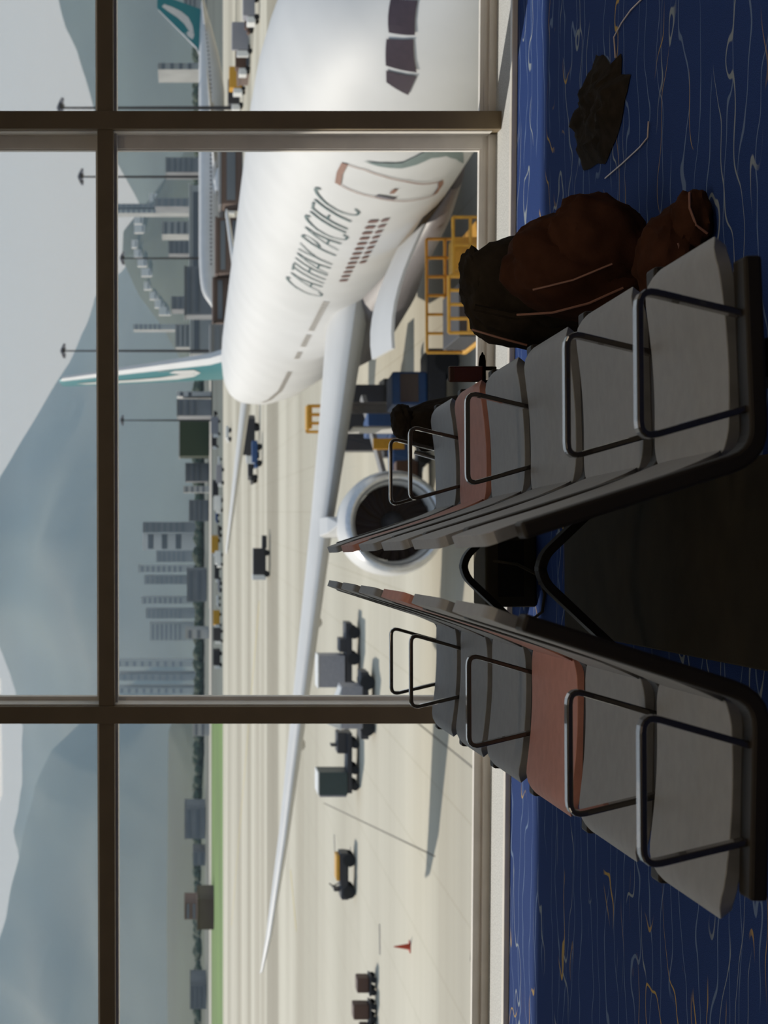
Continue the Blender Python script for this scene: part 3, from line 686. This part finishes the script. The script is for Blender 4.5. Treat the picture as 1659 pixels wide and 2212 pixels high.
BL = [(312, 402, 1128, 1150, 1500, 30, BLDG2, 'grey hazy tower block left of the tall white one', 7, None),
 (312, 402, 1152, 1188, 1520, 30, WHITEV, 'bright white tower block standing alone above the airfield', 3, None),
 (340, 402, 1190, 1214, 2050, 30, BLDG2, 'slim grey tower just left of the white tower block', 6, None),
 (302, 396, 1222, 1236, 2150, 40, BLDG, 'first thin pale tower of the hazy estate', 8, None),
 (315, 396, 1244, 1262, 2180, 40, BLDG2, 'grey stepped tower in the hazy estate', 8, None),
 (308, 396, 1290, 1304, 2210, 40, BLDG, 'pale tower in the middle of the hazy estate', 8, None),
 (318, 394, 1316, 1336, 2240, 40, BLDG2, 'broad grey tower in the middle of the hazy estate', 8, None),
 (326, 394, 1346, 1384, 2270, 40, BLDG, 'wide pale slab block at the left end of the hazy estate', 7, None),
 (250, 400, 1428, 1440, 2500, 50, BLDG, 'very tall thin pale tower far away near the left mullion', 9, None),
 (262, 400, 1456, 1470, 2500, 50, BLDG2, 'very tall thin grey tower far away near the left mullion', 9, None),
 (256, 400, 1486, 1498, 2500, 50, BLDG, 'thin pale tower closest to the left mullion', 9, None),
 (410, 438, 400, 640, 900, 60, BLDG, 'long low pale terminal hall behind the distant airliner', 1, WHITEV),
 (412, 440, 676, 764, 880, 60, BLDG, 'low pale hall just left of the distant airliner', 1, WHITEV),
 (384, 420, 846, 856, 900, 20, WHITEV, 'small bright white box building beside the tail of the near airliner', 2, None),
 (384, 428, 862, 898, 880, 40, BLDG2, 'grey green low building left of the airliner tail', 3, None),
 (388, 436, 902, 985, 1000, 50, FOREST, 'dark low shed with a curved pale roof left of the airliner tail', 0, BLDG),
 (398, 446, 1050, 1064, 1000, 30, BLDG, 'pale slim building above the airfield edge', 4, None),
 (402, 436, 1000, 1040, 1050, 40, BLDG2, 'low grey building above the parked ground vehicles', 3, None),
 (410, 440, 1080, 1126, 1060, 40, BLDG2, 'low grey office block in front of the hazy towers', 3, None),
 (405, 440, 1230, 1300, 1200, 40, BLDG2, 'long low grey shed in front of the hazy estate', 2, None),
 (402, 440, 1360, 1380, 1000, 30, BLDG, 'small pale cabin in front of the hazy estate', 2, None),
 (418, 446, 1562, 1590, 1000, 30, BLDG, 'pale cabin right beside the left mullion above the grass', 2, None),
 (400, 438, 1745, 1812, 1300, 40, BLDG2, 'grey low hangar beyond the middle of the grass strip', 2, None),
 (418, 442, 1840, 1870, 1300, 30, BLDG2, 'small grey depot beyond the grass strip', 2, None),
 (400, 440, 1950, 1986, 950, 25, BLDG3, 'brown blockhouse standing on the grass strip', 3, None),
 (428, 468, 1942, 2008, 800, 30, BLDG3, 'dark brown low shed in front of the brown blockhouse', 0, None),
 (412, 440, 2128, 2180, 1200, 40, BLDG2, 'hazy grey building at the far left of the view', 3, None),
 (338, 420, 428, 446, 1800, 40, BLDG2, 'hazy grey tower behind the terminal roofs', 6, None),
 (250, 340, 452, 460, 2150, 30, BLDG, 'tall pale tower on the hillside behind the distant airliner', 8, None),
 (250, 345, 440, 448, 2150, 30, BLDG2, 'tall dark tower on the hillside behind the distant airliner', 8, None),
 (290, 350, 700, 712, 2150, 30, BLDG, 'small pale tower on the slope above the near airliner', 6, None),
 (344, 420, 136, 150, 1300, 40, BLDG, 'pale control building beside the fin of the distant airliner', 4, None),
 (398, 425, -20, 26, 1200, 40, BLDG, 'pale building at the top right corner behind the fin', 3, None)]
BL += [(458, 512, 700, 790, 345, 8, BLDG2, 'grey service block touching the upper outline of the near airliner', 2, None),
 (464, 515, 600, 695, 350, 8, BLDG3, 'brown service block above the lettering of the near airliner', 2, None),
 (470, 522, 470, 590, 345, 8, BLDG3, 'long brown service shed above the letter C end of the near airliner', 2, None),
 (478, 525, 312, 440, 340, 8, BLDG3, 'brown service shed just left of the right mullion', 1, BLDG2),
 (400, 436, 575, 680, 780, 20, BLDG2, 'grey hall behind the nose of the distant airliner', 2, None),
 (372, 420, 640, 668, 1300, 30, BLDG2, 'grey mid-rise block above the nose of the distant airliner', 4, None),
 (366, 420, 520, 548, 1350, 30, BLDG2, 'grey mid-rise block behind the middle of the distant airliner', 5, None),
 (380, 420, 700, 750, 1340, 30, BLDG, 'pale mid-rise block right of the green tail fin', 4, None),
 (352, 420, 478, 506, 1400, 30, BLDG, 'pale mid-rise block behind the wing of the distant airliner', 5, None),
 (360, 420, 340, 372, 1400, 30, BLDG2, 'grey mid-rise block behind the mast near the right mullion', 5, None),
 (520, 560, 96, 160, 300, 8, BLDG3, 'brown equipment shed above the cockpit of the near airliner', 1, None)]
for t0, t1, y0, y1, Y, D, m, lb, rows, rf in BL: building(t0, t1, y0, y1, Y, D, m, lb, rows=rows, roof=rf)
from mathutils.bvhtree import BVHTree
HB = BVHTree.FromPolygons([v.co[:] for v in HILL.data.vertices], [list(p.vertices) for p in HILL.data.polygons])
for i, (t, y) in enumerate(((296, 432), (300, 452), (292, 474), (297, 496), (290, 520), (294, 544), (288, 566), (298, 590), (292, 612), (302, 636), (306, 656), (312, 674))):
    nth = ['first', 'second', 'third', 'fourth', 'fifth', 'sixth', 'seventh', 'eighth', 'ninth', 'tenth', 'eleventh', 'twelfth'][i]
    px_ = at(t, y, 2560); hit_ = HB.ray_cast(Vector((px_.x, 2540 + (i * 37 % 50), 900)), Vector((0, 0, -1)))[0]
    e = empty('hillside_house', hit_); tag(e, '%s pale hillside house, counted from the right mullion leftwards' % nth, 'house', 'pale houses on the hazy slope')
    MB().box(-6, 6, 0, 12, -10, 10 + (i * 5 % 4) * 2).build('wall', WHITEV, e); MB().box(-4.5, 4.5, -.3, .1, 2, 4).build('window_band', WINB, e)
# mid-distance housing clusters on the slopes and tree belts
def tree_belt(name, y0, y1, t, Y, h, m, label, seed):
    random.seed(seed); mb = MB(); n = int((y1 - y0) / 3.4)
    for i in range(n):
        p = at(t, y0 + (y1 - y0) * (i + .5) / n, Y + random.uniform(-25, 25)); r = h * random.uniform(.45, 1)
        mb.lathe([(0, r * .3), (r * .25, r * .8), (r * .7, r * .9), (r * 1.1, r * .6), (r * 1.35, .1)], (p.x, p.y, G), 'z', 7)
    return tag(mb.build(name, m, smooth=True), label, 'trees', kind='stuff')
TREE = mat('tree_foliage', (.035, .055, .03), .9, 0, .4, .3)
tree_belt('tree_belt', 880, 1560, 430, 1450, 8, TREE, 'dark belt of trees along the far edge of the airfield, centre', 3)
tree_belt('tree_belt', 1580, 2212, 435, 1480, 8, TREE, 'dark belt of trees beyond the grass strip at the left', 5)
tree_belt('tree_belt', 0, 860, 430, 1480, 8, TREE, 'dark belt of trees behind the distant airliner', 9)
# ------------------------------------------------------------------ tall floodlight masts
def mast(ty, ttop, Y, label):
    p = at(ttop, ty, Y); e = empty('floodlight_mast', (p.x, Y, G)); tag(e, label, 'light mast', 'tall floodlight masts'); h = p.z - G
    MB().tube([(0, 0, 0), (0, 0, h * .5), (0, 0, h)], [.42, .32, .2], 10).build('pole', DARKV, e, smooth=True)
    MB().lathe([(-.9, .3), (-.7, 1.5), (-.2, 1.7), (.2, .9), (.5, .2)], (0, 0, h), 'z', 16).build('lamp_ring', DARKV, e, smooth=True)
    for a in range(6):
        an = a * math.pi / 3; MB().box(-.35, .35, -.2, .2, -.4, .3).build('floodlight', GREYV, e, loc=(1.75 * math.cos(an), 1.75 * math.sin(an), h - .6), rot=(0, 0, an))
mast(233, 128, 345, 'tall dark floodlight mast right beside the right mullion')
mast(382, 172, 420, 'tall dark floodlight mast just left of the right mullion')
mast(558, 262, 520, 'thin floodlight mast rising behind the lettering of the airliner')
mast(758, 134, 470, 'tall floodlight mast just right of the green tail fin')
mast(908, 262, 640, 'faint thin floodlight mast left of the green tail fin')

# ================================================================== vehicles and equipment on the apron
def wheelset(e, xs, ys, r=.38, w_=.22, m=RUBBER):
    for x in xs:
        for y in ys: MB().lathe([(-w_ / 2, r * .5), (-w_ / 2, r * .9), (-w_ * .3, r), (w_ * .3, r), (w_ / 2, r * .9), (w_ / 2, r * .5)], (x, y, r), 'y', 16).build('wheel', m, e, smooth=True)
def veh(name, tx, ty, label, cat, rz=0, group=None):
    p = gnd(tx, ty); e = empty(name, p, rz); return tag(e, label, cat, group)
# container truck near the middle of the window
e = veh('container_truck', 775, 1448, 'grey box truck parked on the apron just right of the left mullion', 'truck')
MB().box(-.95, 1.0, -1.1, 1.1, .95, 2.55).build('cargo_box', GREYV, e, bevel=.03); MB().box(-1.0, 1.05, -1.15, 1.15, 2.55, 2.62).build('box_roof', WHITEV, e)
MB().box(-1.6, 3.0, -1.0, 1.0, .5, .9).build('chassis', DARKV, e, bevel=.03); wheelset(e, (-1.1, .8, 2.4), (-.95, .95))
MB().box(1.2, 2.0, -1, 1, .9, 1.25).build('deck', DARKV, e)
e = veh('loader_truck', 806, 1520, 'pale grey loader truck with a sloping white front behind the left mullion', 'truck')
MB().box(-1.3, 1.1, -1.1, 1.1, .7, 1.9).build('body', GREYV, e, bevel=.04)
m = MB(); m.rings([[Vector((x, y, z)) for x, z in ((-1.4, 1.9), (1.0, 1.9), (.2, 2.2), (-.9, 3.0))] for y in (-1, 1)]); m.build('cab', WHITEV, e, bevel=.03)
MB().box(-1.9, 1.9, -1, 1, .35, .8).build('chassis', DARKV, e, bevel=.03); wheelset(e, (-1.3, 1.3), (-.95, .95), .42)
e = veh('container_dolly', 773, 1645, 'dark container on a low trailer left of the left mullion', 'trailer')
MB().box(-1.9, -.5, -1.2, 1.2, .75, 2.5).build('container', mat('container_dark', (.03, .05, .05), .5), e, bevel=.04)
MB().box(-1.85, -.5, -1.25, 1.25, 2.5, 2.58).build('container_top', WHITEV, e); MB().box(-2.02, -1.9, -1.1, 1.1, .8, 2.45).build('end_panel', GREYV, e)
MB().box(-1.8, 1.9, -1.1, 1.1, .45, .75).build('deck', DARKV, e, bevel=.03); wheelset(e, (-1.4, -.4, 1.2), (-.9, .9), .26)
MB().box(.6, 1.9, -.8, .8, .7, 1.35).build('tug_body', DARKV, e, bevel=.06); MB().box(1.0, 1.1, -.5, .5, 1.3, 1.7).build('tug_rail', DARKV, e)
e = veh('van', 582, 1215, 'small dark van with a white front driving on the far taxiway', 'van')
MB().box(-1.6, 1.9, -1, 1, .5, 2.2).build('body', DARKV, e, bevel=.1); MB().box(-2.3, -1.6, -1, 1, .5, 2.3).build('cab', WHITEV, e, bevel=.08); wheelset(e, (-1.5, 1.3), (-.9, .9), .4)
MB().box(1.9, 3.6, -.9, .9, .4, 1.0).build('trailer', DARKV, e, bevel=.04)
e = veh('tow_tractor', 766, 1888, 'dark yellow tow tractor alone on the apron at the left', 'tractor')
MB().box(-.6, 1.45, -.75, .75, .45, 1.0).build('body', DARKV, e, bevel=.08); MB().box(-.3, 1.3, -.7, .7, 1.0, 1.22).build('bonnet', YELLOW, e, bevel=.05)
MB().box(-1.5, -.5, -.75, .75, .4, .95).build('front', DARKV, e, bevel=.12); MB().box(-1.0, -.85, -.5, .5, .9, 1.35).build('seat', DARKV, e, bevel=.03)
m = MB(); m.tube([(-.55, 0, .95), (-.75, 0, 1.35), (-.6, 0, 1.62)], .04); m.tube([(-.75, -.25, 1.45), (-.75, .25, 1.45)], .03); m.build('steering_column', DARKV, e)
wheelset(e, (-1.0, 1.0), (-.7, .7), .4)
e = veh('baggage_dolly_train', 812, 2175, 'brown loaded baggage trolley train at the left edge of the view', 'trolley train')
for i, (x, h) in enumerate(((-1.4, .5), (-.2, .9), (1.3, .7))): 
    MB().box(x - .55, x + .55, -.6, .6, .3, .42).build('deck', DARKV, e, bevel=.02); MB().box(x - .4, x + .45, -.5, .5, .42, .42 + h).build('load', BROWNV, e, bevel=.08)
    wheelset(e, (x - .35, x + .35), (-.5, .5), .18, .12)
e = veh('traffic_cone', 886, 2045, 'single red orange traffic cone standing on the apron', 'cone')
MB().lathe([(0, .22), (.04, .22), (.04, .15), (.75, .03), (.77, .02)], (0, 0, 0), 'z', 20).build('cone_body', ORANGE, e, smooth=True); MB().box(-.25, .25, -.25, .25, 0, .05).build('cone_base', ORANGE, e, bevel=.01)
# rails near the building at the left
e = empty('wheel_chock_rack', gnd(1062, 2040)); tag(e, 'thin dark metal rack standing close below the window at the left', 'rack')
m = MB(); m.tube(roundpath([(-.6, 0, 0), (-.6, 0, .72), (.45, 0, .62), (.45, 0, 0)], .08), .02)
m.build('frame', DARKV, e); MB().tube([(.0, 0, .5), (.0, 0, 0)], .03).build('post', DARKV, e); MB().tube([(-.3, 0, .45), (.45, 0, .42)], .02).build('shelf', DARKV, e)
# yellow hold loader beside the open hold door
def jetpt(x, y, z=0): 
    c, s = math.cos(PPHI), math.sin(PPHI); return Vector((PX - s * x - c * y, PY + c * x - s * y, G + z))
def rails(mb, x0, x1, y, z0, z1, n, r=.035):
    for i in range(n + 1):
        x = x0 + (x1 - x0) * i / n; mb.tube([(x, y, z0), (x, y, z1)], r, 6)
    for z in (z0, (z0 + z1) / 2, z1): mb.tube([(x0, y, z), (x1, y, z)], r, 6)
e = empty('cargo_loader', Vector((6.55, 46.5, G)), .03); tag(e, 'yellow cargo loader with railings standing beside the open hold door', 'cargo loader')
MB().box(-1.75, 1.75, -1.2, 3.2, 2.1, 2.25).build('platform', YELLOW, e, bevel=.03)
MB().box(-1.6, 1.6, -1.1, 3.1, .5, .95).build('chassis', DARKV, e, bevel=.05); wheelset(e, (-1.3, 1.3), (-1.0, 3.0), .45)
m = MB()
for a in (-1, 1):
    for y in (-.9, 2.9): m.tube([(-1.5 * a, y, .9), (1.5 * a, y, 2.1)], .08, 6)
m.build('scissor_lift', YELLOW, e)
m = MB(); rails(m, -1.7, -.15, -1.15, 2.2, 3.3, 4, .045); m.build('railing', YELLOW, e); m = MB(); rails(m, -.05, 1.5, -1.0, 2.2, 3.15, 2, .045); m.build('railing', YELLOW, e)
m = MB(); rails(m, -1.7, 1.7, 3.1, 2.2, 3.3, 6, .045); m.build('railing', YELLOW, e)
MB().box(.1, 1.0, -.8, .2, 2.3, 3.1).build('control_box', YELLOW, e, bevel=.04)
MB().box(-1.7, -.2, -.4, 2.6, 2.25, 2.9).build('roller_bed', DARKV, e, bevel=.02)
# blue belt loader and dark tractor by the wheels
e = empty('belt_loader', gnd(900, 975), .25); tag(e, 'blue belt loader with an orange stripe behind the right engine edge', 'belt loader')
MB().box(-1.3, 1.5, -1, 1, .5, 1.2).build('body', BLUE, e, bevel=.06); MB().box(.9, 1.7, -1, 1, 1.2, 2.3).build('cab', BLUE, e, bevel=.06)
m = MB(); m.rings([[Vector((x, y, z)) for x, z in ((-2.2, 1.2), (2.6, 2.3), (2.6, 2.5), (-2.2, 1.4))] for y in (-.4, .4)]); m.build('conveyor', mat('belt_grey', (.2, .2, .2), .7), e)
MB().box(-.2, .3, -1.06, -.95, .7, 2.1).build('orange_stripe', YELLOW, e); wheelset(e, (-1, 1.2), (-.9, .9), .4)
e = empty('loaded_cart', gnd(928, 1042), .1); tag(e, 'low cart with pale and red boxes just beyond the engine', 'cart')
MB().box(-1.3, 1.3, -.7, .7, .4, .55).build('deck', DARKV, e); wheelset(e, (-1, 1), (-.6, .6), .3)
MB().box(-1.1, -.5, -.5, .5, .55, 1.9).build('load', WHITEV, e, bevel=.2); MB().box(-.45, -.1, -.5, .5, .55, 1.6).build('load', mat('load_red', (.5, .05, .04), .6), e, bevel=.05)
MB().box(.0, .9, -.5, .5, .55, 1.5).build('load', BROWNV, e, bevel=.05)
e = empty('pushback_tractor', gnd(985, 850), .1); tag(e, 'dark blue tractor in the shade between the wing and the wheels', 'tractor')
MB().box(-1.8, 1.6, -1, 1, .5, 1.25).build('body', DARKV, e, bevel=.08); MB().box(-.6, .7, -.95, .95, 1.25, 2.6).build('cab', BLUE, e, bevel=.08); MB().box(-.5, .6, -1.0, -.94, 1.6, 2.3).build('cab_window', GLASSD, e); wheelset(e, (-1.2, 1.1), (-.9, .9), .5)
e = empty('catering_truck', gnd(868, 905), .0); tag(e, 'dark high sided truck under the wing beside the wheels', 'truck')
MB().box(-1.6, 1.6, -1.2, 1.2, 1.0, 3.2).build('cargo_box', DARKV, e, bevel=.04); MB().box(-1.9, 1.9, -1.1, 1.1, .5, 1.0).build('chassis', DARKV, e); wheelset(e, (-1.3, 1.3), (-1, 1), .5)
# orange steps beyond the wing
e = empty('boarding_steps', gnd(735, 905), 0); tag(e, 'orange framed steps standing beyond the wing root', 'steps')
m = MB(); rails(m, -.9, .9, -.8, 0, 2.3, 3, .07); m.build('side_frame', YELLOW, e); m = MB(); rails(m, -.9, .9, .8, 0, 2.3, 3, .07); m.build('side_frame', YELLOW, e)
MB().box(-.9, .9, -.8, .8, 1.1, 1.25).build('landing', YELLOW, e); MB().box(-.7, .9, -.7, .7, 2.0, 2.4).build('upper_box', YELLOW, e, bevel=.03)
# far row of parked ground vehicles between the airliners
random.seed(21)
FV = [(470, 900, 'dark', 0), (476, 925, 'grey', 1), (472, 955, 'dark', 1), (500, 940, 'white', 0), (480, 1000, 'white', 0), (484, 1030, 'grey', 1), (476, 1062, 'dark', 1), (482, 1092, 'white', 1), (474, 1120, 'blue', 0), (480, 1150, 'dark', 0), (476, 1182, 'yellow', 1), (482, 1210, 'white', 1), (478, 1240, 'dark', 1), (480, 1268, 'grey', 0), (477, 1300, 'white', 0), (479, 1340, 'yellow', 1), (482, 1375, 'dark', 1), (480, 1425, 'dark', 1),
      (500, 560, 'brown', 1), (498, 590, 'yellow', 0), (492, 470, 'grey', 1), (498, 500, 'white', 0), (512, 430, 'brown', 1), (520, 360, 'white', 1), (518, 330, 'yellow', 0), (540, 130, 'brown', 1), (545, 90, 'grey', 1), (530, 180, 'yellow', 1), (548, 50, 'brown', 0), (525, 210, 'dark', 1), (560, 20, 'grey', 1), (490, 640, 'dark', 0), (492, 690, 'grey', 1), (560, 955, 'dark', 1), (566, 985, 'blue', 0), (556, 1020, 'dark', 0)]
VM = dict(dark=DARKV, grey=GREYV, white=WHITEV, blue=BLUE, yellow=YELLOW, brown=BROWNV)
ordn = ['first', 'second', 'third', 'fourth', 'fifth', 'sixth', 'seventh', 'eighth', 'ninth', 'tenth', 'eleventh', 'twelfth']
cnt = {}
FV.sort(key=lambda q: -q[1])
for tx, ty, col, big in FV:
    p = gnd(tx, ty); cnt[(col, big)] = k = cnt.get((col, big), 0) + 1
    name = 'box_truck' if big else 'service_car'
    e = empty(name, p, random.uniform(-.3, .3)); tag(e, '%s distant %s %s, counted from the left of the view across the airfield' % (ordn[k - 1], col, 'box truck' if big else 'service car'), 'truck' if big else 'car', 'distant vehicles parked across the airfield')
    L_ = random.uniform(2.6, 4.2) if big else 2.2; H_ = random.uniform(2.4, 3.6) if big else 1.5
    MB().box(-L_ * .45, L_, -1.2, 1.2, .7, H_).build('body', VM[col], e, bevel=.08)
    MB().box(-L_ * .8, -L_ * .47, -1.1, 1.1, .6, H_ * .75).build('cab', WHITEV if big else VM[col], e, bevel=.1)
    wheelset(e, (-L_ * .5, L_ * .6), (-1, 1), .45)
# ------------------------------------------------------------------ haze in the air between the airfield and the hills
hz = bpy.data.materials.new('haze'); hz.use_nodes = True; n = hz.node_tree; n.nodes.clear()
v = n.nodes.new('ShaderNodeVolumeScatter'); v.inputs['Color'].default_value = (.54, .78, 1, 1); v.inputs['Density'].default_value = HAZE; v.inputs['Anisotropy'].default_value = .1
o_ = n.nodes.new('ShaderNodeOutputMaterial'); n.links.new(v.outputs[0], o_.inputs['Volume'])
o = MB().box(-6000, 6000, 1120, 5700, G - 60, G + 520).build('haze', hz)
tag(o, 'thin bluish haze hanging between the airfield and the mountains', 'haze', kind='stuff')
